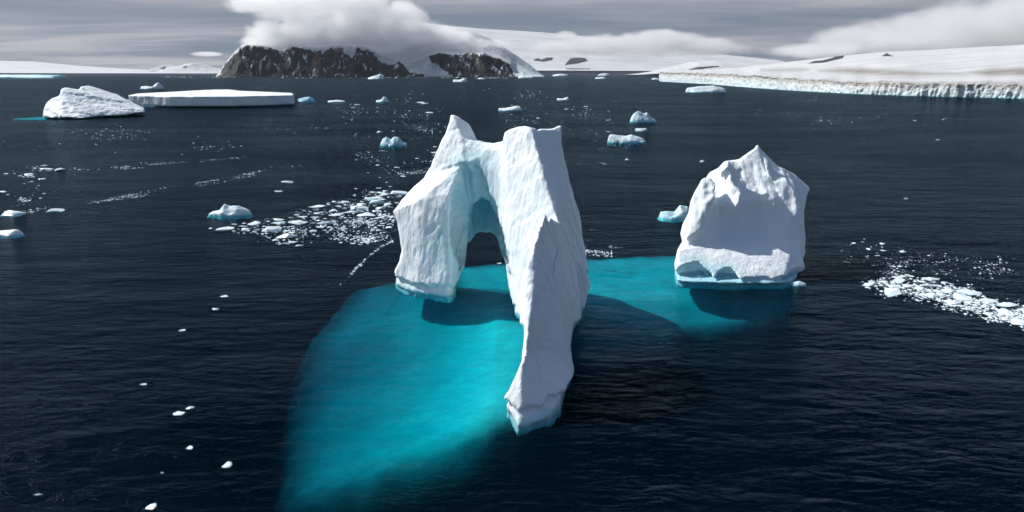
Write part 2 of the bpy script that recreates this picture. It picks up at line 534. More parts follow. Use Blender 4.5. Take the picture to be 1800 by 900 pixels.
def arch_extra(p, v):
    px, py, dep = project(p[:, 0], p[:, 1], p[:, 2])
    for poly, Ys, k in (RECESS, ALCOVE):
        near = np.nonzero((v < 1.5) & (p[:, 1] < 214) & (px > 770) & (px < 930))[0]
        r = sample(poly_raster(poly, 1.0, 60), px[near], py[near]) * dep[near] / FPX
        ysurf = Ys[0] + Ys[1] * (py[near] - 340) + Ys[2] * (px[near] - 845)
        cut = smax(r, (p[near, 1] - ysurf) * 0.8, 0.7)
        m = np.abs(cut) < 2.2
        cut[m] += 1.3 * fbm(p[near[m]] / 5.0, 3) + 0.3 * fbm(p[near[m]] / 1.5, 2, 0.5, True)
        v[near] = smax(v[near], -cut, k)
    # two slots in the crown of the tower
    for px, py, Y, r in ((947, 222, 176, 1.3), (978, 222, 184, 1.0)):
        a, b = P(px, py - 12, Y), P(px + 8, py + 34, Y - 4)
        ab = b - a
        t = np.clip(((p - a) @ ab) / (ab @ ab), 0, 1)
        dd = np.linalg.norm(p - (a + t[:, None] * ab), axis=1)
        v = smax(v, r * (1.15 - 0.8 * t) - dd, 0.4)
    # fluting on the tower: grooves running down the dip
    w = sstep(12, 25, p[:, 2]) * sstep(-3, 3, p[:, 0]) * (np.abs(v) < 3)
    m = w > 0.01
    q = p[m]
    u = q[:, 1] * 0.75 + q[:, 0] * 0.55 + 0.25 * q[:, 2]
    v[m] += 0.35 * w[m] * fbm(np.stack([u / 1.7, q[:, 2] / 16, q[:, 0] * 0.02], 1), 3)
    # cracks
    for ln, r in (CRACKS):
        for (a, b) in zip(ln[:-1], ln[1:]):
            ab = b - a
            sel = np.abs(v) < 2.5
            ps = p[sel]
            t = np.clip(((ps - a) @ ab) / (ab @ ab), 0, 1)
            dd = np.linalg.norm(ps - (a + t[:, None] * ab), axis=1)
            v[sel] = smax(v[sel], r - dd, 0.2)
    return v
CRACKS = []
RECESS = ([(820,284),(806,304),(794,340),(789,390),(793,430),(806,478),(835,455),(823,435),(830,418),(848,407),(868,412),(880,440),(900,490),(889,425),(878,378),(863,336),(848,306),(834,288)],
          (194.5, 0.05, 0.03), 0.5)
ALCOVE = ([(836,418),(829,397),(827,376),(834,356),(848,346),(861,351),(873,375),(880,410),(868,425),(855,425)], (206.0, 0.02, 0.05), 0.3)

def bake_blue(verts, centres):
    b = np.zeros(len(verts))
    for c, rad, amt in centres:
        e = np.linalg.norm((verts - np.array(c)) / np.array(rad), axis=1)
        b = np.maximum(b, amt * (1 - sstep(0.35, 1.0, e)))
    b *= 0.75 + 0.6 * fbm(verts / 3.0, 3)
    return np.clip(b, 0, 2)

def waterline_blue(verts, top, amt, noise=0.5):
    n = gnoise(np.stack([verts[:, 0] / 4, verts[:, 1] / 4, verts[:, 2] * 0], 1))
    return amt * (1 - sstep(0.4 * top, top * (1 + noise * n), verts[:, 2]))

def line_blue(verts, pxlines, width, amt):
    # thin veins of clear blue ice along polylines seen on the face; stays on the ice in 3D
    px, py, dep = project(verts[:, 0], verts[:, 1], verts[:, 2])
    b = np.zeros(len(verts))
    for ln in pxlines:
        for (a, c) in zip(ln[:-1], ln[1:]):
            a = np.array(a, float); c = np.array(c, float); e = c - a
            t = np.clip(((px - a[0]) * e[0] + (py - a[1]) * e[1]) / (e @ e), 0, 1)
            dd = np.hypot(px - a[0] - t * e[0], py - a[1] - t * e[1])
            b = np.maximum(b, amt * (1 - sstep(0.3, 1.0, dd / width)))
    return b

arch = bpy.data.objects.new('arched_iceberg', None)
C.objects.link(arch)
arch.location = (0, 165, 0)
tag(arch, 'tall twin-towered white iceberg pierced by a natural arch, with a long front spur', 'iceberg')
v, f = make_berg(arch_hulls(), ARCH_OUT, (-42, 104, -2), (28, 224, 54), 0.36, union_k=1.3, carve_k=0.35,
                 noise_amp=(0.55, 0.30), lip=(3.6, 1.0), extra=arch_extra)
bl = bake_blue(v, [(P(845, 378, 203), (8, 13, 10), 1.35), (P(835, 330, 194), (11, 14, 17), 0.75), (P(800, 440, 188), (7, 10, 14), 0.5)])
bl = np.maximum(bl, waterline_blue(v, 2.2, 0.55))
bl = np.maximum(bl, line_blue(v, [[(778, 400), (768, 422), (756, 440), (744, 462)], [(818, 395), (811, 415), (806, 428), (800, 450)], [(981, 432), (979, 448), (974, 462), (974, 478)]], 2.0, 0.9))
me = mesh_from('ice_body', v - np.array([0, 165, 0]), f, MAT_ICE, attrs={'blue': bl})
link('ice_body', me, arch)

# --- the berg on the right
R_OUT = [(1187,497),(1184,480),(1186,460),(1190,440),(1199,425),(1196,410),(1200,395),(1210,375),(1213,355),(1222,335),(1236,310),
 (1243,302),(1262,295),(1272,285),(1282,281),(1290,282),(1300,280),(1315,268),(1326,262),(1331,254),(1340,265),(1355,280),
 (1368,292),(1380,297),(1398,305),(1412,315),(1425,330),(1418,345),(1414,370),(1414,395),(1417,420),(1415,440),(1420,445),
 (1417,470),(1415,480),(1407,487),(1400,492),(1392,500),(1370,502),(1300,503),(1240,502),(1200,500)]

def r_hulls():
    wall = drop([(50, 205, 0), (86, 203, 0), (92, 226, 0), (60, 236, 0), (47, 222, 0)]) + [
        P(1200, 395, 213), P(1240, 303, 224), P(1283, 279, 226), P(1331, 252, 229), P(1380, 296, 228), P(1427, 330, 225), P(1418, 440, 208),
        P(1250, 300, 234), P(1335, 256, 238), P(1420, 330, 235), P(1415, 400, 210), P(1230, 430, 209),
        P(1235, 372, 209), P(1300, 352, 211.5), P(1372, 345, 212.5)]
    bench = drop([W(1186, 499), W(1215, 504), W(1300, 507), W(1372, 506), W(1402, 495), (88, 215, 0), (48, 215, 0)]) + [
        P(1192, 440, 204), P(1230, 482, 197.5), P(1300, 488, 196.5), P(1375, 486, 197), P(1416, 470, 201),
        P(1235, 425, 210), P(1300, 412, 211.5), P(1400, 400, 211.5), P(1190, 470, 199)]
    fin1 = [P(1243, 302, 218), P(1222, 340, 214), P(1205, 420, 207), P(1240, 400, 206.5), P(1262, 330, 211), P(1215, 430, 212), P(1275, 290, 219), P(1240, 430, 210)]
    fin2 = [P(1285, 281, 220), P(1310, 272, 220), P(1300, 340, 212), P(1289, 373, 209), P(1283, 350, 214), P(1315, 330, 216), P(1290, 400, 214)]
    fin3 = [P(1331, 255, 222), P(1360, 290, 219), P(1395, 330, 214), P(1412, 400, 209), P(1372, 360, 212), P(1350, 330, 216), P(1418, 330, 219), P(1410, 420, 212), P(1340, 300, 222)]
    return [wall, bench, fin1, fin2, fin3]

def r_extra(p, v):
    c = P(1315, 392, 204.0)
    e = (p - c) / np.array([13.5, 8.5, 8.0])
    v = smax(v, -(np.linalg.norm(e, axis=1) - 1) * 7, 1.2)
    # broken corners of the bench: angular bites with flat back walls
    px, py, dep = project(p[:, 0], p[:, 1], p[:, 2])
    for poly, y0, sl in (([(1170,425),(1199,436),(1222,452),(1236,470),(1250,481),(1256,500),(1170,500)], 199.0, 0.03),
                         ([(1254,500),(1262,478),(1284,467),(1298,489),(1302,500)], 198.8, -0.02),
                         ([(1368,500),(1395,471),(1430,460),(1430,500)], 199.6, 0.02)):
        near = (np.abs(v) < 6) & (p[:, 1] < 206)
        r = sample(poly_raster(poly, 1.0, 30), px[near], py[near]) * dep[near] / FPX + 0.25 * fbm(p[near] / 2.5, 2)
        ys = y0 + sl * (px[near] - poly[0][0]) - 0.22 * (p[near, 2] - 2) + 0.9 * fbm(p[near] / 3.5, 2)
        v[near] = smax(v[near], -smax(smax(r, p[near, 1] - ys, 0.2), 1.9 - p[near, 2], 0.3), 0.15)
    ribx = [P(a, 340, 214)[0] for a in (1170, 1196, 1236, 1266, 1290, 1322, 1348, 1372, 1400, 1440)]
    ribo = [2.0, 1.0, -1.2, 2.2, -1.4, 2.4, 1.2, 1.9, 0.2, 1.0]
    w = sstep(11, 21, p[:, 2]) * (v < 3) * sstep(231, 222, p[:, 1]) * (1 - 0.6 * sstep(28, 37, p[:, 2]))
    m = w > 0.01
    q = p[m]
    xx = q[:, 0] + 2.0 * gnoise(q / 7.0) + 0.8 * gnoise(q / 2.6) + 0.16 * (q[:, 2] - 22)
    v[m] += w[m] * np.interp(xx, ribx, ribo) * 0.8
    m = (w > 0.01) & (np.abs(v) < 3)
    q = p[m]
    v[m] += 1.1 * w[m] * fbm(np.stack([q[:, 0] / 3.2, q[:, 2] / 22, q[:, 1] * 0.06], 1), 3)
    return v

rb = bpy.data.objects.new('peaked_iceberg', None)
C.objects.link(rb)
rb.location = (68, 213, 0)
tag(rb, 'steep white iceberg with pointed crest and smooth sloping snow bench, right of the arch', 'iceberg')
v, f = make_berg(r_hulls(), R_OUT, (40, 188, -2), (98, 246, 42), 0.4, union_k=1.0, carve_k=0.35, noise_amp=(0.5, 0.16), noise_len=(8, 3.0),
                 lip=(2.2, 0.8), extra=r_extra)
bl = np.maximum(waterline_blue(v, 2.6, 0.8), bake_blue(v, [(P(1222, 470, 197), (10, 8, 8), 0.6), (P(1270, 482, 196), (7, 6, 5), 0.6)]))
me = mesh_from('ice_body', v - np.array([68, 213, 0]), f, MAT_ICE, attrs={'blue': bl})
link('ice_body', me, rb)

# --- submerged ice of the two bergs (the turquoise water): a sloping foot a few metres under the surface
def submerged(name, poly_px, parent, depth, lo, hi, h, soft, fin=8.0):
    poly = []
    for px, py in poly_px:
        D = 5.0
        for _ in range(12):
            w = W(px, py, -D)
            D = 0.5 * D + 0.5 * float(depth(w[0], w[1]))
        poly.append((w[0], w[1]))
    nx, ny = int((hi[0] - lo[0]) / h) + 1, int((hi[1] - lo[1]) / h) + 1
    gx, gy = np.meshgrid(lo[0] + np.arange(nx) * h, lo[1] + np.arange(ny) * h, indexing='ij')
    s = poly_sdf(poly, gx, gy)
    p2 = np.stack([gx.ravel(), gy.ravel(), 0 * gx.ravel()], 1)
    s = s + 1.2 * fbm(p2 / 14, 2).reshape(gx.shape)
    sf = soft(gx, gy)
    z = -depth(gx, gy) - 32 * np.clip((s + sf) / (2.2 * sf), 0, 1.5) ** 2
    z = z + 0.5 * fbm(p2 / 12, 3).reshape(gx.shape)
    idx = np.arange(nx * ny).reshape(nx, ny)
    q = np.stack([idx[:-1, :-1], idx[1:, :-1], idx[1:, 1:], idx[:-1, 1:]], -1).reshape(-1, 4)
    q = q[(z.ravel()[q] > -60).any(1)]
    verts = np.stack([gx.ravel(), gy.ravel(), z.ravel()], 1)
    o = np.array(parent.location)
    fade = 1 - sstep(-fin, 1.0, s + 2.0 * fbm(p2 / 6, 3).reshape(gx.shape))  # rim turns transparent to imitate the soft glow scattered in the water
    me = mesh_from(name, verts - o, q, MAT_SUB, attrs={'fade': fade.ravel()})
    link(name, me, parent)

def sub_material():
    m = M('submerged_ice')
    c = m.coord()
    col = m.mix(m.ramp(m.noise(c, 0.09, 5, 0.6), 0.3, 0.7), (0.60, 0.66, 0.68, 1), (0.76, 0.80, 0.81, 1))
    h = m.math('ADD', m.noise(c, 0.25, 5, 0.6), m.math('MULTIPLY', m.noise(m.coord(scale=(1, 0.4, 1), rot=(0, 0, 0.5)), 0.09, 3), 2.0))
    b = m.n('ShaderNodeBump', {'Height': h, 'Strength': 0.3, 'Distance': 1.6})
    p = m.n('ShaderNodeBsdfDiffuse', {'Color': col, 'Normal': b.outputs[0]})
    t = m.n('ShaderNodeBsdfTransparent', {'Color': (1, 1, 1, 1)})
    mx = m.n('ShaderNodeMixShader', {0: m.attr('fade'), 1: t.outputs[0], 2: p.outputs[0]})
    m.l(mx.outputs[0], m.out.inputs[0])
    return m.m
MAT_SUB = sub_material()

SUB_A = [(672, 482), (605, 512), (545, 578), (500, 660), (482, 750), (474, 830), (470, 905), (560, 902), (640, 880), (740, 845), (830, 808), (900, 775), (960, 745),
         (1000, 690), (1010, 600), (1000, 520), (800, 500)]
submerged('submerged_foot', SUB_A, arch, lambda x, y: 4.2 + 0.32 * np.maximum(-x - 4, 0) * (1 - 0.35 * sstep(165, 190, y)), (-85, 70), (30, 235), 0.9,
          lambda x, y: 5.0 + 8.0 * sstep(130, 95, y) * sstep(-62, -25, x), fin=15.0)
SUB_B = [(780, 470), (900, 460), (1040, 452), (1190, 447), (1300, 470), (1395, 480), (1412, 505), (1400, 560), (1320, 590), (1240, 600), (1190, 620), (1100, 640), (1000, 660), (900, 560), (800, 530)]
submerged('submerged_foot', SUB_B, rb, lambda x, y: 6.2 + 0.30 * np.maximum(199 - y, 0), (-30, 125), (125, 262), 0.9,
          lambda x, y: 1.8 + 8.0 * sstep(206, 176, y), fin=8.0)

# ------------------------------------------------------------------ far land
def interp(pts, x):
    pts = np.array(pts, float)
    return np.interp(x, pts[:, 0], pts[:, 1])

def z_at(py, Y):                               # height seen at row py at ground distance Y (centre column)
    b = (450.0 - py) / FPX
    return CAM_Z + Y * (-SP + b * CP) / (CP + b * SP)

def grid_faces(nu, nv):
    idx = np.arange(nu * nv).reshape(nu, nv)
    return np.stack([idx[:-1, :-1], idx[1:, :-1], idx[1:, 1:], idx[:-1, 1:]], -1).reshape(-1, 4)

def mask_poly(px, py, polys, soft):
    r = np.full(px.shape, -1e9)
    for p in polys:
        r = np.maximum(r, -poly_sdf(p, px, py))
    return sstep(-soft, soft, r)

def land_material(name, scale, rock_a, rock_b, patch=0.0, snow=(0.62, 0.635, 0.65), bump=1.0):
    m = M(name)
    c = m.coord()
    st = m.noise(m.coord(scale=(1, 0.5, 0.42)), scale * 5.0, 6, 0.62, 0.3)
    fin = m.noise(c, scale * 9, 6, 0.65)
    rk = m.attr('rock')
    wob = m.math('ADD', rk, m.math('MULTIPLY', m.math('SUBTRACT', fin, 0.5), 0.9))
    rk2 = m.ramp(wob, 0.42, 0.58)
    if patch:
        pk = m.ramp(st, patch, patch + 0.05)
        rk2 = m.math('MULTIPLY', rk2, m.math('SUBTRACT', 1.0, pk))
    rock = m.mix(m.ramp(m.noise(m.coord(scale=(1, 1, 2.5)), scale * 2.0, 6, 0.6), 0.35, 0.65), (*rock_a, 1), (*rock_b, 1))
    dirt = m.math('MULTIPLY', m.attr('dirt'), m.ramp(m.noise(m.coord(scale=(0.4, 2.6, 1)), scale * 5, 6, 0.72), 0.30, 0.54))
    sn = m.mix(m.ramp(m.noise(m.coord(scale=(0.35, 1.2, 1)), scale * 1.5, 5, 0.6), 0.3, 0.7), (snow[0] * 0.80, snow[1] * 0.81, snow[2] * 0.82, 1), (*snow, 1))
    sn = m.mix(m.attr('blue'), sn, (0.47, 0.71, 0.76, 1))
    sn = m.mix(dirt, sn, (0.20, 0.17, 0.14, 1))
    col = m.mix(rk2, sn, rock)
    h = m.math('ADD', fin, m.math('MULTIPLY', st, 1.5))
    b = m.n('ShaderNodeBump', {'Height': h, 'Strength': 0.6, 'Distance': bump})
    p = m.n('ShaderNodeBsdfPrincipled', {'Base Color': col, 'Normal': b.outputs[0], 'Roughness': 0.75})
    p.inputs['Specular IOR Level'].default_value = 0.2
    m.l(p.outputs[0], m.out.inputs[0])
    return m.m

ISL_Y = 13000.0
def build_island():
    nu, nv = 580, 96
    pxs = np.linspace(379, 957, nu)
    t = np.linspace(0, 1, nv) ** 1.35
    U, V = np.meshgrid(pxs, t, indexing='ij')
    rim = [(379,134.5),(383,133),(395,117),(405,105),(415,93),(425,85),(437,80),(455,81),(475,84),(500,90),(512,82),(530,84),(560,85),(600,81),(640,84),(657,90),
           (672,100),(690,104),(720,112),(745,104),(757,97),(775,93),(810,96),(850,95),(880,104),(898,114),(908,124),(925,128),(940,132),(957,134.5)]
    sky = [(379,134.5),(400,110),(430,80),(470,66),(520,50),(600,38),(700,38),(760,42),(800,49),(830,57),(860,67),(885,82),(905,95),(930,113),(952,131),(957,134.5)]
    Yr, Ys = ISL_Y + 420, ISL_Y + 2300
    zr = np.maximum(z_at(interp(rim, U), Yr), 0)
    zs = np.maximum(z_at(interp(sky, U), Ys), 0)
    zs = np.maximum(zs, zr)
    dep = 4600.0
    Yv = ISL_Y + V * dep
    Xs = (U - 900) / FPX * (np.minimum(Yv, ISL_Y + 2300) * CP + CAM_Z * SP)
    v1 = 420 / dep
    p = np.stack([Xs.ravel() / 260, Yv.ravel() / 260, 0 * Xs.ravel()], 1)
    gul = fbm(np.stack([Xs.ravel() / 420, Yv.ravel() / 420, 0 * Xs.ravel()], 1), 5, 0.6, ridged=True).reshape(U.shape)
    big = fbm(p * 0.5, 4).reshape(U.shape)
    c = np.clip(V / v1 + 0.30 * (gul - 0.2) * (V < v1 * 1.3) * np.clip(V / v1 * 4, 0, 1), 0, 1)
    cl = np.clip(0.62 * c + 0.38 * c ** 2, 0, 1)
    Z = zr * cl + (zs - zr) * sstep(v1 * 0.95, 2300 / dep, V)
    Z = Z * (1 - sstep(0.55, 1.0, V)) + 30 * big * np.clip(Z / 200, 0, 1) + 26 * gul * np.clip(Z / 150, 0, 1) * (1 - sstep(v1, v1 * 2.5, V))
    Z = np.where(V == 0, -4, Z)
    Z = np.where((V > 0.97), -4, Z)
    px, py, _ = project(Xs.ravel(), Yv.ravel(), Z.ravel())
    rocks = [[(376,138),(383,133),(400,108),(430,80),(437,79),(455,81),(500,90),(515,82),(530,85),(540,86),(556,90),(600,82),(606,92),(620,104),(628,84),(655,90),(664,104),(674,112),(690,114),(700,108),(712,116),(720,128),(715,138)],
             [(753,98),(775,92),(800,97),(815,94),(850,95),(880,104),(897,115),(906,138),(800,138),(776,120),(758,108)],
             [(900,91),(912,96),(927,108),(944,123),(938,124),(920,108)], [(715,128),(745,131),(745,138),(712,138)]]
    rk = mask_poly(px + 3 * gnoise(np.stack([px / 7, py / 4, 0 * px], 1)), py + 3 * gnoise(np.stack([px / 8 + 9, py / 6, 0 * px], 1)), rocks, 2.5)
    rk *= (V.ravel() < 0.35)
    me = mesh_from('island', np.stack([Xs.ravel(), Yv.ravel(), Z.ravel()], 1), grid_faces(nu, nv),
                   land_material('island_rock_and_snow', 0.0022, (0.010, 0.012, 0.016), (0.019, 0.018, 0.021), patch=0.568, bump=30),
                   attrs={'rock': rk, 'dirt': rk * 0, 'blue': 0.25 * sstep(30, 60, px - 860) * (py > 90)})
    tag(link('rocky_island', me), kind='structure')
build_island()

def build_range(name, pxa, pxb, Y0, dep, front, sky, vsky, rocks, nu, nv, mat, rough=20.0, dirt=None, cliff=0.0):
    pxs = np.linspace(pxa, pxb, nu)
    t = np.concatenate([[0, 0.0005], np.linspace(0.002, 1, nv - 2) ** 1.4])
    U, V = np.meshgrid(pxs, t, indexing='ij')
    Xs = (U - 900) / FPX * (Y0 * CP + CAM_Z * SP) * (1 + V * dep / Y0 * 0.5)
    Yv = Y0 + V * dep
    zf = np.maximum(z_at(interp(front, U), Y0), cliff)
    # heights follow the skyline of the far crest
    upx = 900 + Xs * FPX / (((Y0 + vsky * dep)) * CP)
    zs = np.maximum(z_at(interp(sky, upx), Y0 + vsky * dep), zf)
    Z = zf + (zs - zf) * sstep(-0.1, vsky, V) * 1.0
    Z = Z - (Z - zf) * sstep(vsky, 1.0, V) * 0.8
    n = fbm(np.stack([Xs.ravel(), Yv.ravel(), 0 * Xs.ravel()], 1) / (dep * 0.12), 5).reshape(U.shape)
    Z = Z + rough * n * np.clip(V * 8, 0, 1)
    Z[:, 0] = -4
    px, py, _ = project(Xs.ravel(), Yv.ravel(), Z.ravel())
    rk = mask_poly(px, py, rocks, 1.2) if rocks else 0 * px
    me = mesh_from(name, np.stack([Xs.ravel(), Yv.ravel(), Z.ravel()], 1), grid_faces(nu, nv), mat,
                   attrs={'rock': rk, 'dirt': 0 * px, 'blue': 0 * px})
    return tag(link(name, me), kind='structure')

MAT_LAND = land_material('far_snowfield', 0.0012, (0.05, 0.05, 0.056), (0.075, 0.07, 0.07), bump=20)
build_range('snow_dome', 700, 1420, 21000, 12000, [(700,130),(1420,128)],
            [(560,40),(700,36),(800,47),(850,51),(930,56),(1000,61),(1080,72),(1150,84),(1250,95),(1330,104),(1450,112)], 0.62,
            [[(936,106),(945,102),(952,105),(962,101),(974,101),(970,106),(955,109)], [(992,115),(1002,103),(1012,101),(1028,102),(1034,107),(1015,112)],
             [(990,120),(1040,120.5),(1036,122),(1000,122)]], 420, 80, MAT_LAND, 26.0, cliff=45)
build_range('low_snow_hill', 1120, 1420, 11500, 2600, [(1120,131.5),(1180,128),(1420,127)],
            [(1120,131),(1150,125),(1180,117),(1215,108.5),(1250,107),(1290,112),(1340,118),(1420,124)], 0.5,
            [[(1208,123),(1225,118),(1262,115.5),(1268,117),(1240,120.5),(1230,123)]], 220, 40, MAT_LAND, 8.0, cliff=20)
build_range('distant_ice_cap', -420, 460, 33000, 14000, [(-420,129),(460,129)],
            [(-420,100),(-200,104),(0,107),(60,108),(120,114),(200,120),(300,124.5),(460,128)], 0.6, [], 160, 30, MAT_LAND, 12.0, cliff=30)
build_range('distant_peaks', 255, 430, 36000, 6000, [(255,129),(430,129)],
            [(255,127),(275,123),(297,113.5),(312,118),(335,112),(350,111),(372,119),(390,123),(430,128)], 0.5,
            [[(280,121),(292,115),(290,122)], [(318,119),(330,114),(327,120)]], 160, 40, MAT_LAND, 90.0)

def build_ice_cap():
    shore = [(1186,134.6),(1172,137),(1160,141.2),(1163,143.2),(1200,145.2),(1250,148),(1330,154.5),(1400,159.3),(1500,164.5),(1600,168),(1700,170.4),(1800,173),(1900,176),(2060,181)]
    pts = np.array([W(a, b)[:2] for a, b in shore])
    seg = np.concatenate([[0], np.cumsum(np.linalg.norm(np.diff(pts, axis=0), axis=1))])
    wpx = np.interp(np.arange(len(shore)), np.arange(len(shore)), [a for a, b in shore])
    # even steps as seen, finer where nearer
    nu = 1100
    k = np.linspace(0, len(shore) - 1, nu)
    par = np.interp(k, np.arange(len(shore)), seg)
    fx = np.interp(par, seg, pts[:, 0]); fy = np.interp(par, seg, pts[:, 1])
    for _ in range(6):
        fx[1:-1] = (fx[:-2] + fx[2:] + 2 * fx[1:-1]) / 4; fy[1:-1] = (fy[:-2] + fy[2:] + 2 * fy[1:-1]) / 4
    bay = fbm(np.stack([par / 330, 0 * par + 4, 0 * par], 1), 4)
    fx = fx * (1 + bay * 30 / np.hypot(fx, fy)); fy = fy * (1 + bay * 30 / np.hypot(fx, fy))
    pxs = 900 + FPX * fx / (fy * CP + CAM_Z * SP)
    top = interp([(1100,127),(1160,127.5),(1200,129),(1250,130.5),(1330,134.5),(1400,140),(1500,145.5),(1600,147),(1700,148),(1800,149),(2060,151)], pxs)
    ztop = np.clip(z_at(top, fy), 24, 70)
    ztop = ztop * (1 + 0.32 * fbm(np.stack([par / 90, 0 * par, 0 * par], 1), 5))
    ncl, nin = 18, 76
    V, F = [], []
    nrm = np.stack([np.gradient(fy), -np.gradient(fx)], 1); nrm /= np.linalg.norm(nrm, axis=1)[:, None]
    nrm *= np.sign((nrm * -np.array([0.35, 1.0])).sum(1))[:, None]        # out over the sea
    rows = []; blue = []; dirt = []; rock = []
    col = np.stack([par / 26, 0 * par, 0 * par], 1)
    notch = fbm(col * 0.5, 3, 0.6, ridged=True)
    for i in range(ncl):
        z = -3 + (ztop + 3) * i / (ncl - 1)
        w = i / (ncl - 1)
        q = np.stack([par / 22, z / 70, 0 * par + 3], 1)
        off = 8 * fbm(q * np.array([1, 2.2, 1]), 4, 0.6, ridged=True) + 12 * notch * (0.3 + np.abs(fbm(col * 0.12, 2)) * 2.2) * (0.4 + 0.6 * w) - 7 * w ** 2 + 3.6 * fbm(np.stack([par / 11, z / 20, 0 * par], 1), 3)
        rows.append(np.stack([fx + nrm[:, 0] * off, fy + nrm[:, 1] * off, z], 1))
        blue.append((0.12 + 0.42 * (1 - w) ** 2 - 0.45 * fbm(np.stack([par / 90, z / 60, 0 * par], 1), 4) + 0.25 * np.clip(-notch, 0, 1)) * (1 - 0.75 * sstep(0.75, 1, w)))
        dirt.append(0.8 * sstep(0.55, 1, w) * np.ones(nu)); rock.append(np.zeros(nu))
    sky = [(1100,127),(1160,127),(1210,123.5),(1300,119),(1400,107),(1450,101),(1500,96),(1560,91),(1650,87),(1720,83),(1800,78),(1950,70),(2300,60)]
    tin = np.linspace(0, 1, nin + 1)[1:] ** 1.7
    depth = 5200.0
    fl = np.hypot(fx, fy); dx, dy = fx / fl, fy / fl
    zsm = ztop.copy()
    for _ in range(60):
        zsm[1:-1] = (zsm[:-2] + zsm[2:] + zsm[1:-1]) / 3
    for t in tin:
        x = fx + nrm[:, 0] * (9 * notch) * (1 - min(1, t * 60)) + dx * t * depth
        y = fy + dy * t * depth
        pc = 900 + FPX * x / (y * CP)
        yc = fy + dy * 0.72 * depth
        xc = fx + dx * 0.72 * depth
        zs = np.maximum(z_at(interp(sky, 900 + FPX * xc / (yc * CP)), yc), zsm)
        zt = ztop + (zsm - ztop) * min(1, t * 25)
        z = zt + (zs - zt) * (0.35 * min(t / 0.72, 1) + 0.65 * float(sstep(0.0, 0.72, np.array(t))))
        if t > 0.72:
            z = z - (t - 0.72) * 60
        n1 = fbm(np.stack([x / 420, y / 420, 0 * x], 1), 4)
        n2 = fbm(np.stack([x / 40, y / 40, 0 * x], 1), 3, 0.6, ridged=True)
        z = z + 9 * n1 * min(1, t * 12) + 4.5 * (n2 - 0.2) * float(1 - sstep(0.0, 0.10, np.array(t)))
        rows.append(np.stack([x, y, z], 1))
        blue.append(0 * x)
        px, py, _ = project(x, y, z)
        dm = 0.85 * mask_poly(px, py, [[(1440,124),(1490,119),(1560,123),(1640,128),(1700,130),(1600,133),(1500,130)], [(1700,128),(1740,121),(1830,118),(1830,132),(1740,133)],
                                [(1340,123),(1390,121),(1420,122),(1360,125)]], 6)
        dirt.append(np.maximum(dm, 0.5 * float(1 - sstep(0.0, 0.05, np.array(t)))))
        rock.append(mask_poly(px, py, [[(1418,112),(1432,107),(1446,106),(1462,102),(1474,97),(1485,96),(1482,102),(1462,107),(1450,110)], [(1549,99),(1559,93),(1565,97),(1573,99)]], 1.0))
    v = np.stack(rows, 1).reshape(-1, 3)
    A = lambda q: np.stack(q, 1).ravel()
    me = mesh_from('ice_cap', v, grid_faces(nu, ncl + nin), land_material('ice_cap_snow', 0.006, (0.05, 0.05, 0.056), (0.08, 0.075, 0.075), bump=4, snow=(0.64, 0.645, 0.645)),
                   attrs={'blue': np.clip(A(blue), 0, 1), 'dirt': A(dirt), 'rock': A(rock)})
    tag(link('glacier_ice_cap', me), kind='structure')
build_ice_cap()

# ------------------------------------------------------------------ the middle-distance bergs on the left
LB_OUT = [(75,207),(76,190),(82,176),(103,168),(107,156),(116,153),(128,156),(140,157),(141,152),(155,150),(170,154),(190,161),(207,166),(225,175),(240,183),(254,190),
          (255,199),(225,203),(190,205),(150,208),(110,208)]
def lb_hulls():
    a = drop([W(72, 209), W(110, 211), W(150, 210), (-560, 1000, 0), (-640, 1040, 0), (-665, 985, 0)], -20) + [
        P(74, 186, 985), P(84, 174, 990), P(106, 166, 985), P(150, 200, 975), P(110, 160, 1010), P(130, 162, 1020), P(120, 190, 968)]
    b = drop([W(140, 210), W(220, 206), W(260, 202), (-520, 1070, 0), (-640, 1060, 0)], -20) + [
        P(103, 152, 1000), P(120, 150, 1010), P(155, 147, 1040), P(190, 159, 1050), P(256, 188, 1040), P(250, 196, 1010), P(160, 196, 975),
        P(135, 185, 970), P(105, 168, 985), P(215, 198, 990)]
    return [a, b]
o = bpy.data.objects.new('tilted_iceberg', None); C.objects.link(o); o.location = (-600, 1010, 0)
tag(o, 'hump-backed white iceberg with a tilted slab top, in front of the flat tabular berg', 'iceberg')
def lb_extra(p, v):
    # tilted layering of the old snow
    m = np.abs(v) < 5
    q = p[m]
    v[m] += 1.6 * gnoise(np.stack([q[:, 0] / 60, q[:, 1] / 60, (q[:, 2] + 0.24 * q[:, 0]) / 5.0], 1))
    return v
v, f = make_berg(lb_hulls(), LB_OUT, (-690, 910, -16), (-500, 1085, 52), 1.5, union_k=4, noise_amp=(2.0, 1.2), noise_len=(30, 10), carve_k=1.5, extra=lb_extra)
me = mesh_from('ice_body', v - np.array([-600, 1010, 0]), f, MAT_ICE_FAR, attrs={'blue': waterline_blue(v, 5, 0.4)})
link('ice_body', me, o)
SUB_C = [(14, 208.6), (50, 206.4), (90, 204.5), (150, 207), (80, 210.5), (30, 210)]
submerged('submerged_foot', SUB_C, o, lambda x, y: 1.6 + 0 * x, (-760, 920), (-540, 1080), 2.0, lambda x, y: 5.0 + 0 * x, fin=6.0)

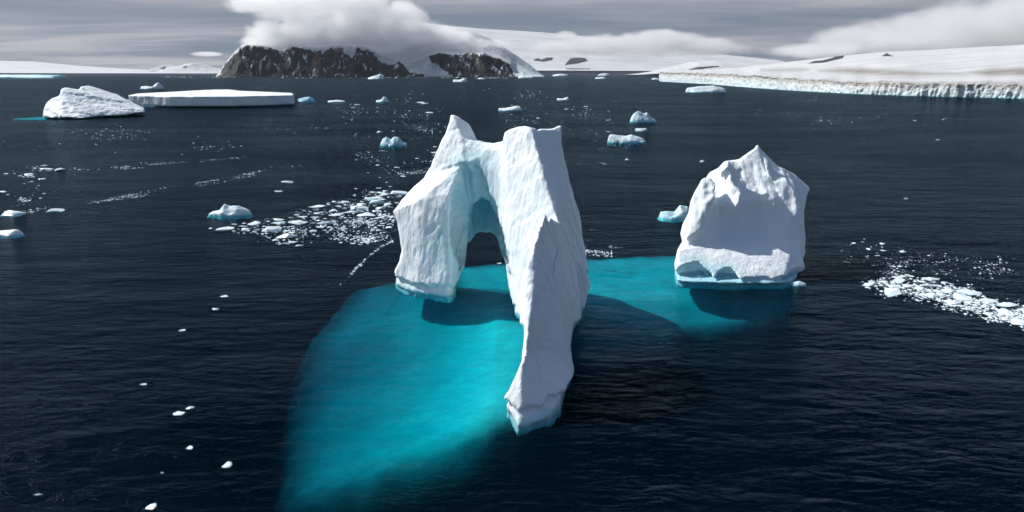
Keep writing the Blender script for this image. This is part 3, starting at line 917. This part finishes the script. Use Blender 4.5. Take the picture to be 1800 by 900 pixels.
TB_OUT = [(214,176),(216,163),(300,160.5),(380,157),(403,157),(420,159.5),(470,161.5),(513,163.5),(516,166),(518,182),(515,185.5),(460,188),(400,188.6),(300,188.5),(214,190)]
def tb_hulls():
    base = [(-720, 1330, 0), W(300, 189.5), W(410, 189.5), W(516, 186), (-420, 1650, 0), (-560, 1860, 0), (-900, 1800, 0)]
    return [drop(base, -20) + [np.array([p[0], p[1], 20.0]) for p in base]]
o = bpy.data.objects.new('tabular_iceberg', None); C.objects.link(o); o.location = (-560, 1500, 0)
tag(o, 'long flat-topped white tabular iceberg with a sheer grey edge', 'iceberg')
def tb_extra(p, v):
    m = (np.abs(v) < 5) & (p[:, 2] < 17)
    q = p[m]
    s = q[:, 0] * 0.96 + q[:, 1] * 0.3
    v[m] += 3.2 * np.abs(gnoise(np.stack([s / 26, q[:, 2] / 60, 0 * s], 1))) + 1.0 * gnoise(np.stack([s / 7, q[:, 2] / 14, 0 * s], 1))
    return v
v, f = make_berg(tb_hulls(), TB_OUT, (-760, 1225, -12), (-390, 1800, 25), 2.6, union_k=1, noise_amp=(0.5, 0.3), noise_len=(40, 12), carve_k=1.2, extra=tb_extra, lip=(3.0, 2.0), px_step=0.5)
me = mesh_from('ice_body', v - np.array([-560, 1500, 0]), f, MAT_ICE_FAR, attrs={'blue': waterline_blue(v, 4, 0.6)})
link('ice_body', me, o)

# ------------------------------------------------------------------ smaller bergs: a crest line with depth, running on under water
def crest_berg(seed, hw, profile, blue, ratio=0.6, nu=56, nv=34, apron=0.35, mat=None, rough=0.16, lean=0.0, skirt=1.35):
    u = np.linspace(-1.45, 1.45, nu); w = np.linspace(-1.45, 1.45, nv)
    U, Wv = np.meshgrid(u, w, indexing='ij')
    n = fbm(np.stack([U.ravel() * 1.6 + seed * 3.1, Wv.ravel() * 1.6, 0 * U.ravel() + seed], 1), 4).reshape(U.shape)
    n2 = fbm(np.stack([U.ravel() * 4 + seed, Wv.ravel() * 4, 0 * U.ravel() + seed * 1.7], 1), 3, 0.55, ridged=True).reshape(U.shape)
    e = np.sqrt(U ** 2 + (Wv + lean * U) ** 2) * (1 + 0.30 * n)
    e = np.maximum(e, np.abs(U) * 0.999)
    H = interp(profile, np.clip(U, -1, 1))
    hm = max(h for _, h in profile)
    top = H * (1 - np.clip(np.abs(Wv) / np.sqrt(np.maximum(1.02 - np.clip(U, -1, 1) ** 2, 0.02)), 0, 1.3) ** 1.5) + rough * hm * (n * 1.2 + 0.5 * n2)
    top = np.maximum(top, 0.12 * hm)
    edge = sstep(1.06, 0.93, e)
    Z = top * edge - (1 - edge) * (0.10 * hm + apron * hw * np.clip(e - 0.95, 0, 1))
    v = np.stack([U.ravel() * hw, Wv.ravel() * hw * ratio, Z.ravel()], 1)
    gf = grid_faces(nu, nv)
    gf = gf[(e.ravel()[gf] < skirt).any(1)]
    b = blue * (0.75 + 0.9 * n.ravel()) + 0.25 * (1 - sstep(0.05, 0.25, Z.ravel() / hm))
    return mesh_from('ice', v, gf, mat or MAT_ICE, attrs={'blue': np.clip(b, 0, 1.1)})

BERGS = [
 # px, py, half width px, profile (x, height px), blue, ratio, name, label
 (690,256,23,[(-1,2),(-.8,10),(-.5,13),(-.2,8),(.1,14),(.4,13),(.7,4),(1,3)],.75,.6,'small_iceberg','small turquoise humped iceberg just left of the arch summit'),
 (1132,214,22,[(-1,3),(-.75,12),(-.4,17),(0,13),(.3,14),(.6,6),(1,2)],.6,.6,'small_iceberg','small pale turquoise pointed iceberg above the flat one, right of the tower'),
 (1104,250,33,[(-1,8),(-.9,12),(-.5,10),(0,9),(.2,11),(.6,8),(1,2)],.3,.5,'small_iceberg','low flat white iceberg with a squared left end, right of the tower'),
 (400,378,34,[(-1,1),(-.5,5),(-.25,15),(0,12),(.4,13),(.7,9),(1,3)],.5,.45,'small_iceberg','small fin-shaped pale blue iceberg left of the brash ice field'),
 (1245,162,34,[(-1,6),(-.6,8),(0,9),(.3,10),(.6,8),(1,5)],.1,.5,'small_iceberg','long low white iceberg off the glacier cliff'),
 (897,194,21,[(-1,3),(-.5,3),(0,5),(.5,7),(.8,6),(1,1)],.05,.5,'small_iceberg','low white iceberg sloping up to the right, beyond the arch saddle'),
 (1190,384,27,[(-1,8),(-.5,9),(0,7),(.3,19),(.7,18),(1,12)],.75,.7,'small_iceberg','pale blue lumpy ice block showing behind the peaked iceberg'),
 (263,156,17,[(-1,4),(-.3,3),(0,2),(.3,6),(.6,9),(1,4)],.3,.6,'small_iceberg','small double-humped iceberg behind the tabular berg'),
 (535,179,15,[(-1,3),(0,7),(.5,8),(1,4)],.95,.6,'small_iceberg','small blue iceberg at the right end of the tabular berg'),
 (808,144,12,[(-1,4),(0,3),(.6,6),(1,5)],.1,.6,'small_iceberg','tiny white wedge of an iceberg below the dark right rock face of the island'),
 (660,139,14,[(-1,2),(-.3,4),(.5,8),(1,6)],.25,.6,'small_iceberg','small white iceberg at the foot of the island near its hanging glacier'),
 (672,179,12,[(-1,2),(-.2,3),(.1,8),(.5,7),(.8,1),(1,1)],.3,.6,'small_iceberg','tiny knob-shaped iceberg on the open water right of the tabular berg'),
 (990,176,11,[(-1,3),(0,2),(.7,5),(1,3)],.0,.6,'small_iceberg','tiny white iceberg on open water below the snow dome shore'),
 (1128,230,10,[(-1,4),(0,3.5),(1,4)],.1,.7,'small_iceberg','tiny flat white block between the pointed and the flat small iceberg'),
 (4,414,22,[(-1,4),(0,5),(.6,7),(1,4)],.2,.5,'small_iceberg','low white ice slab cut by the left edge of the photo'),
 (1406,501,12,[(-1,2),(0,5),(1,1)],.5,.6,'ice_block','small ice block at the right foot of the peaked iceberg'),
 (590,179,15,[(-1,1),(0,3),(1,1)],.1,.5,'small_iceberg','thin white floe right of the small blue iceberg by the tabular berg'),
 (36,138,58,[(-1,4),(-.9,5),(0,5),(.8,4.5),(1,4)],.8,.25,'tabular_iceberg','bluish flat tabular iceberg far off on the left horizon'),
 (924,137.5,13,[(-1,3),(-.4,5),(.3,3),(1,3)],.3,.6,'small_iceberg','small white iceberg at the right tip of the island'),
 (1056,138.5,9,[(-1,2),(.5,3),(1,2)],.1,.6,'small_iceberg','small white iceberg in front of the far glacier shore'),
 (846,139,6,[(-1,1.5),(0,2.5),(1,1)],.1,.6,'small_iceberg','speck of white iceberg right of the white wedge below the island'),
 (1152,140,6,[(-1,1.5),(0,3),(1,2)],.2,.6,'small_iceberg','speck of ice off the left end of the glacier cliff'),
 (985,134,13,[(-1,2),(0,4),(1,3)],.1,.5,'small_iceberg','pale iceberg stranded at the foot of the snow dome'),
 (1062,133.3,10,[(-1,2),(0,4),(1,3)],.1,.5,'small_iceberg','pale iceberg along the snow dome shore, nearer the glacier cliff'),
]
for k, (px, py, hwp, prof, blue, ratio, nm, lab) in enumerate(BERGS):
    c = W(px, py)
    mpp = np.linalg.norm(c - np.array([0, 0, CAM_Z])) / FPX
    far = c[1] > 500
    hw = hwp * mpp
    me = crest_berg(k + 2, hw, [(a, b * mpp) for a, b in prof], blue, ratio, mat=MAT_ICE_FAR if far else MAT_ICE, apron=0.8 if not far else 1.5, skirt=1.06 if not far else 0.99)
    tag(link(nm, me, loc=(c[0], c[1] + hw * ratio * 0.8, 0)), lab, 'iceberg')

# ------------------------------------------------------------------ floes and brash ice
rnd = random.Random(11)
FLOES = []
def chunk(seed, n=18):
    r = np.random.default_rng(seed)
    bm = bmesh.new()
    asp = 0.45 + 0.5 * r.random()
    for k in range(n):
        a = r.random() * 6.283
        rad = 0.55 + 0.45 * r.random()
        z = r.choice([-0.12, 0.10, 0.16, 0.22, 0.34, 0.5], p=[0.3, 0.2, 0.2, 0.15, 0.1, 0.05]) * (0.7 + 0.6 * r.random())
        if z > 0.25:
            rad *= 0.55
        bm.verts.new((rad * math.cos(a), rad * math.sin(a) * asp, z))
    bmesh.ops.convex_hull(bm, input=bm.verts)
    for vv in [q for q in bm.verts if not q.link_faces]:
        bm.verts.remove(vv)
    bmesh.ops.subdivide_edges(bm, edges=bm.edges[:], cuts=1, use_grid_fill=True)
    for q in bm.verts:
        q.co += Vector(r.normal(size=3) * np.array([0.045, 0.045, 0.03]))
    bmesh.ops.triangulate(bm, faces=bm.faces[:])
    me = bpy.data.meshes.new('floe')
    bm.to_mesh(me); bm.free()
    at = me.attributes.new('blue', 'FLOAT', 'POINT')
    at.data.foreach_set('value', np.array([0.10 + 0.35 * (q.co.z < 0.06) for q in me.vertices], np.float32))
    me.materials.append(MAT_FLOE)
    return me
for k in range(14):
    FLOES.append(chunk(300 + k))

placed = []
def floe(px, py, wpx, label, group, force=False):
    c = W(px, py)
    mpp = np.linalg.norm(c - np.array([0, 0, CAM_Z])) / FPX
    s = wpx * 0.5 * mpp
    if not force:
        for x, y, q in placed:
            if (x - c[0]) ** 2 + ((y - c[1])) ** 2 < (0.8 * (q + s)) ** 2:
                return False
    placed.append((c[0], c[1], s))
    o = link('ice_floe', rnd.choice(FLOES), loc=(c[0], c[1], 0), rotz=rnd.uniform(-0.5, 0.5) + rnd.choice((0, math.pi)),
             scale=(s, s * rnd.uniform(0.9, 1.6), s * rnd.uniform(0.28, 0.65)))
    tag(o, label, 'ice floe', group)
    return o

SINGLES = [(395,521,15,'white floe alone on dark water left of the turquoise pool, topmost of a short trail'),
 (378,543,13,'thin white floe second in the short trail left of the turquoise pool'),
 (321,581,15,'ragged floe ending the short trail left of the turquoise pool'),
 (252,676,11,'small grey-white floe midway down the dark water at left'),
 (314,727,20,'larger of two touching white floes on the dark lower left water'),
 (334,717,14,'smaller of two touching white floes on the dark lower left water'),
 (401,817,20,'jagged grey floe nearest the left edge of the turquoise pool'),
 (333,787,13,'sliver of grey ice above the jagged floe at lower left'),
 (267,891,18,'flat ragged floe at the very bottom edge, lower left'),
 (68,870,12,'lone pale floe in the bottom left corner'),
 (285,831,6,'tiny ice crumb left of the jagged grey floe'),
 (1592,349,7,'tiny white floe alone on the open water right of the peaked iceberg'),
 (1648,246,7,'tiny lone white floe high on the right-hand water'),
 (1607,212,8,'tiny lone white floe below the middle of the glacier cliff'),
 (1233,284,13,'small triangular floe above and left of the peaked iceberg'),
 (1103,281,12,'thin white floe below the low flat iceberg right of the tower'),
 (96,370,30,'long low white floe left of centre on the left-hand ice trail'),
 (20,378,46,'long thin white floe at the left edge in the ice trail'),
 (505,320,26,'white floe with a raised left end in the left middle water'),
 (490,336,16,'small white floe just below the one with a raised left end'),
 (728,381,16,'pale blue floe touching the left ledge of the arched iceberg'),
 (878,463,12,'small floe seen through the opening of the arch')]
for px, py, w, lab in SINGLES:
    floe(px, py, w, lab, None, True)

_pool = {}
def in_poly(poly):
    key = tuple(poly)
    if not _pool.get(key):
        a = np.array(poly, float)
        g = np.random.default_rng(len(poly) * 7 + int(a[0, 0]) + len(_pool))
        x = g.uniform(a[:, 0].min(), a[:, 0].max(), 6000); y = g.uniform(a[:, 1].min(), a[:, 1].max(), 6000)
        m = poly_sdf(poly, x, y) < 0
        _pool[key] = list(zip(x[m], y[m]))
    return _pool[key].pop()

RANK = ['largest', 'second largest', 'third largest', 'fourth largest']
def scatter(poly, n, lo, hi, what, group, power=3.0, cells=None, nrow=2):
    mine = []
    sizes = sorted([lo + (hi - lo) * rnd.random() ** power for _ in range(n)], reverse=True)
    for w in sizes:
        for _ in range(12):
            x, y = in_poly(poly)
            o = floe(x, y, w, what, group)
            if o:
                mine.append((x, y, w, o))
                break
    # name each floe by the part of its drift it lies in and its size rank there
    a = np.array(poly, float)
    nx = len(cells)
    grid = {}
    for x, y, w, o in mine:
        cx = min(nx - 1, int((x - a[:, 0].min()) / (a[:, 0].max() - a[:, 0].min()) * nx))
        grid.setdefault(cx, []).append((x, y, w, o))
    for cx, items in grid.items():
        ys = sorted(q[1] for q in items)
        mid = ys[len(ys) // 2]
        for row in range(nrow):
            sub = [q for q in items if nrow == 1 or (q[1] < mid) == (row == 0)]
            sub.sort(key=lambda q: -q[2])
            side = '' if nrow == 1 else ('far ' if row == 0 else 'near ')
            where = ('%s%s of %s' % (side, cells[cx], what)) if side else 'the %s of %s' % (cells[cx], what)
            rest = sub[4:]
            for k, q in enumerate(sub[:4]):
                q[3]['label'] = '%s floe on the %s' % (RANK[k], where) if side else '%s floe in %s' % (RANK[k], where)
            if rest:
                lf = min(rest, key=lambda q: q[0]); rt = max(rest, key=lambda q: q[0])
                for q in rest:
                    ps = 'leftmost small' if q is lf and len(rest) > 1 else 'rightmost small' if q is rt and len(rest) > 1 else 'small'
                    q[3]['label'] = '%s floe on the %s' % (ps, where) if side else '%s floe in %s' % (ps, where)

G1 = [(368,402),(430,390),(520,372),(620,345),(690,330),(720,335),(695,362),(690,372),(560,400),(540,432),(490,432),(470,412)]
G1b = [(560,400),(620,385),(700,372),(692,420),(640,432),(600,425)]
scatter(G1, 80, 8, 46, 'the brash left of the arch', 'floes of the brash field left of the arch', power=2.4, cells=['left tip', 'left half', 'middle', 'right half', 'right end'])
scatter(G1b, 32, 5, 20, 'the slush by the arch ledge', 'floes in the slush beside the arch', cells=['left part', 'middle', 'right part'])
G2 = [(1515,502),(1590,482),(1650,492),(1720,520),(1800,540),(1830,552),(1830,580),(1760,562),(1680,540),(1620,522),(1540,512)]
scatter(G2, 62, 8, 42, 'the right-edge brash band', 'floes of the right-hand brash band', power=2.4, cells=['left tip', 'left half', 'middle', 'right half'])
G3 = [(1460,425),(1520,420),(1620,440),(1600,470),(1560,495),(1540,470),(1480,462)]
scatter(G3, 26, 4, 13, 'the scatter beside the peaked iceberg', 'loose floes right of the peaked iceberg', cells=['left part', 'middle', 'right part'])
G4 = [(570,180),(700,170),(780,190),(790,260),(740,330),(700,335),(610,300),(640,250),(600,230)]
scatter(G4, 48, 4, 18, 'the loose ice behind the arch', 'loose floes behind the arch', cells=['left part', 'left middle', 'right middle', 'right part'])
G5 = [(0,292),(70,290),(140,300),(90,345),(60,360),(0,365)]
scatter(G5, 14, 6, 22, 'the loose left-edge group', 'loose floes at the left edge', cells=['left part', 'right part'])
G6 = [(840,150),(1000,165),(1120,215),(1090,290),(1010,290),(1000,230),(860,200)]
scatter(G6, 26, 3, 12, 'the scatter beyond the tower', 'loose floes beyond the tower', cells=['left part', 'middle', 'right part'])

def brash(name, spots, label):
    # crumbs too many to count: small five-sided chips, joined
    V, F = [], []
    for (x, y, s) in spots:
        n0 = len(V)
        a0 = rnd.random() * 6.28
        h = s * rnd.uniform(0.08, 0.32)
        m = 5
        for q in range(m):
            r = s * rnd.uniform(0.7, 1.1)
            V.append((x + r * math.cos(a0 + q * 6.283 / m), y + 1.25 * r * math.sin(a0 + q * 6.283 / m), -0.15 * s))
        for q in range(m):
            r = s * rnd.uniform(0.3, 0.75)
            V.append((x + r * math.cos(a0 + 0.2 + q * 6.283 / m), y + 1.25 * r * math.sin(a0 + 0.2 + q * 6.283 / m), h * rnd.uniform(0.6, 1)))
        for q in range(m):
            w = (q + 1) % m
            F.append((n0 + q, n0 + w, n0 + m + w)); F.append((n0 + q, n0 + m + w, n0 + m + q))
        for q in range(1, m - 1):
            F.append((n0 + m, n0 + m + q, n0 + m + q + 1))
    me = mesh_from(name, np.array(V), np.array(F), MAT_FLOE, smooth=False, attrs={'blue': np.full(len(V), 0.05)})
    tag(link(name, me), label, 'brash ice', kind='stuff')

def spot(x, y, lo, hi):
    c = W(x, max(y, 134.5))
    return (c[0], c[1], 0.5 * (lo + (hi - lo) * rnd.random() ** 4) * np.linalg.norm(c - np.array([0, 0, CAM_Z])) / FPX)

def spots_poly(poly, n, lo, hi):
    a = np.array(poly, float)
    ext = a.max(0) - a.min(0)
    cl = [in_poly(poly) for _ in range(max(4, n // 28))]
    wt_ = [rnd.random() ** 2 + 0.05 for _ in cl]
    r = []
    for _ in range(n):
        if rnd.random() < 0.25:
            x, y = in_poly(poly)
        else:
            c = rnd.choices(cl, wt_)[0]
            x = c[0] + rnd.gauss(0, 0.055 * ext[0]); y = c[1] + rnd.gauss(0, 0.045 * ext[1])
        r.append(spot(x, y, lo, hi))
    return r

def spots_line(line, n, spread, lo, hi):
    a = np.array(line, float)
    seg = np.concatenate([[0], np.cumsum(np.linalg.norm(np.diff(a, axis=0), axis=1))])
    cl = [(rnd.random() * seg[-1], rnd.gauss(0, spread), rnd.random() ** 2 + 0.05) for _ in range(max(4, n // 16))]
    r = []
    for _ in range(n):
        c = rnd.choices(cl, [q[2] for q in cl])[0]
        s = min(max(c[0] + rnd.gauss(0, 14), 0), seg[-1])
        x = np.interp(s, seg, a[:, 0]); y = np.interp(s, seg, a[:, 1]) + c[1] + rnd.gauss(0, spread * 0.5)
        r.append(spot(x, y, lo, hi))
    return r

brash('brash_ice', spots_poly(G1, 700, 1.5, 7) + spots_poly(G1b, 900, 1.5, 7)
      + spots_line([(690,425),(660,440),(635,462),(605,495),(588,514)], 170, 2.6, 1.2, 6), 'fine white ice crumbs drifting between the floes left of the arch')
brash('brash_ice', spots_poly(G2, 1500, 1.5, 7) + spots_line([(1560,500),(1680,538),(1830,575)], 500, 5, 1.5, 6), 'fine white ice crumbs filling the brash band at the right edge')
brash('brash_ice', spots_poly(G3, 160, 1.2, 4) + spots_line([(1600,450),(1690,470),(1800,480)], 200, 10, 1.2, 4), 'sparse ice crumbs on the water right of the peaked iceberg')
brash('brash_ice', spots_poly(G4, 260, 1.2, 4.5) + spots_line([(700,305),(760,298)], 120, 2, 1.2, 4.5) + spots_poly(G6, 260, 1.0, 4)
      + spots_line([(600,200),(700,215),(760,230)], 160, 5, 1.0, 4), 'sparse ice crumbs on the water behind the arch')
brash('brash_ice', spots_line([(0,378),(100,365),(200,350),(280,337),(340,325),(420,310),(480,298),(560,290)], 420, 2.0, 1.2, 4)
      + spots_line([(120,298),(230,292),(330,285),(430,275)], 220, 2.0, 1.0, 3.5) + spots_poly(G5, 120, 1.2, 5) + spots_poly([(0,240),(400,215),(420,270),(0,285)], 160, 1.0, 3.5),
      'thin trail of ice crumbs across the left-hand water')
brash('brash_ice', spots_line([(1030,443),(1075,447)], 160, 2.0, 1.2, 5) + spots_poly([(1000,400),(1080,400),(1090,445),(1030,440)], 40, 1.2, 4), 'patch of slush between the arch and the peaked iceberg')
brash('brash_ice', spots_poly([(100,200),(560,190),(600,240),(100,250)], 160, 0.8, 3) + spots_poly([(1300,170),(1600,180),(1700,210),(1250,230)], 110, 0.8, 3.2)
      + spots_line([(285,136),(450,136.2),(560,136.3),(700,136.5),(900,136.5)], 300, 0.4, 1.5, 6), 'scattered specks of ice on the far water')

# ------------------------------------------------------------------ clouds and air
def cloud(name, lobes, dens, nscale, label, amp=1.25, thr=0.10, stretch=(1, 1, 1.5)):
    # lobes: (px, py, Y, half width px, half height px, depth m)
    el = []
    for px, py, Y, wp, hp, dm in lobes:
        c = P(px, py, Y); mpp = Y / FPX
        el.append((c, (wp * mpp, dm, hp * mpp)))
    m = M(name)
    tc = m.n('ShaderNodeTexCoord').outputs['Object']
    org = np.mean([c for c, r in el], axis=0)
    f = None
    for c, r in el:
        a = m.n('ShaderNodeVectorMath', {0: tc, 1: tuple(c - org)}, operation='SUBTRACT').outputs[0]
        a = m.n('ShaderNodeVectorMath', {0: a, 1: tuple(r)}, operation='DIVIDE').outputs[0]
        a = m.n('ShaderNodeVectorMath', {0: a, 1: a}, operation='DOT_PRODUCT').outputs['Value']
        a = m.math('SUBTRACT', 1.0, a)
        f = a if f is None else m.n('ShaderNodeMath', {0: f, 1: a, 2: 0.25}, operation='SMOOTH_MAX').outputs[0]
    mp = m.n('ShaderNodeMapping', {'Vector': tc, 'Scale': stretch}).outputs[0]
    n = m.noise(mp, nscale, 6, 0.60, 0.6)
    g = m.math('ADD', f, m.math('MULTIPLY', m.math('SUBTRACT', n, 0.55), amp * 2))
    d = m.math('MULTIPLY', m.ramp(g, thr, thr + 0.75), dens)
    pv = m.n('ShaderNodeVolumePrincipled', {'Color': (0.985, 0.985, 0.985, 1), 'Density': d, 'Anisotropy': 0.25})
    m.l(pv.outputs[0], m.out.inputs['Volume'])
    lo = np.min([c - np.array(r) for c, r in el], axis=0) * 1 - 50; hi = np.max([c + np.array(r) for c, r in el], axis=0) + 50
    ext = hi - lo
    h = ext.max() / 46
    n3 = np.ceil(ext / h).astype(int) + 6
    lo = lo - 2.5 * h
    X = (lo[0] + np.arange(n3[0]) * h)[:, None, None]; Y = (lo[1] + np.arange(n3[1]) * h)[None, :, None]; Z = (lo[2] + np.arange(n3[2]) * h)[None, None, :]
    dd = None
    for c, r in el:
        r = np.array(r) * 1.12 + h * 0.6
        k = np.sqrt(((X - c[0]) / r[0]) ** 2 + ((Y - c[1]) / r[1]) ** 2 + ((Z - c[2]) / r[2]) ** 2) - 1
        dd = k if dd is None else np.minimum(dd, k)
    v, fc = surface_nets(dd.astype(np.float32), lo, h)
    o = link(name, mesh_from(name, v - org, fc, m.m), loc=tuple(org))
    tag(o, label, 'cloud', kind='stuff')
    return o

cloud('cap_cloud', [(462,74,13800,40,16,800),(480,58,13900,52,26,900),(540,56,13900,75,34,1000),(610,54,14000,90,38,1100),(690,60,14100,95,34,1100),(765,68,14300,85,24,1000),(835,80,14600,70,16,800),
                    (455,4,14300,70,22,800),(520,8,14300,100,34,900),(610,6,14300,120,40,1000),(690,30,14400,75,36,900),(640,86,13550,120,14,350)], 0.0040, 0.0017, 'billowing white cap cloud hiding the island summit')
cloud('cloud_bank', [(985,84,18500,70,13,1500),(1060,78,18500,100,20,1800),(1150,76,18500,100,24,1800),(1235,84,18500,85,18,1500),(997,61,19000,22,8,500)], 0.0020, 0.0013,
      'low white cloud bank lying on the snow dome')
cloud('cloud_bank', [(1440,88,7200,85,17,900),(1540,74,7200,130,34,1200),(1660,56,7200,150,48,1500),(1790,44,7200,170,64,1700),(1930,34,7200,190,74,1800)], 0.0030, 0.0021,
      'broad bright cloud bank over the glacier on the right')
cloud('lens_cloud', [(364,95,15000,34,5.5,400)], 0.003, 0.003, 'small flat lens-shaped cloud left of the island', amp=0.5)

def build_haze():
    m = M('sea_haze')
    pv = m.n('ShaderNodeVolumePrincipled', {'Color': (0.80, 0.88, 1.0, 1), 'Density': 0.30e-5, 'Anisotropy': 0.2})
    m.l(pv.outputs[0], m.out.inputs['Volume'])
    x, y0, y1, z0, z1 = 60000.0, -3000.0, 56000.0, -SEA_D - 1, 4200.0
    me = bpy.data.meshes.new('haze')
    me.from_pydata([(-x, y0, z0), (x, y0, z0), (x, y1, z0), (-x, y1, z0), (-x, y0, z1), (x, y0, z1), (x, y1, z1), (-x, y1, z1)], [],
                   [(0, 3, 2, 1), (4, 5, 6, 7), (0, 1, 5, 4), (1, 2, 6, 5), (2, 3, 7, 6), (3, 0, 4, 7)])
    me.materials.append(m.m)
    tag(link('haze', me), 'thin pale haze over the sea', 'haze', kind='stuff')
build_haze()
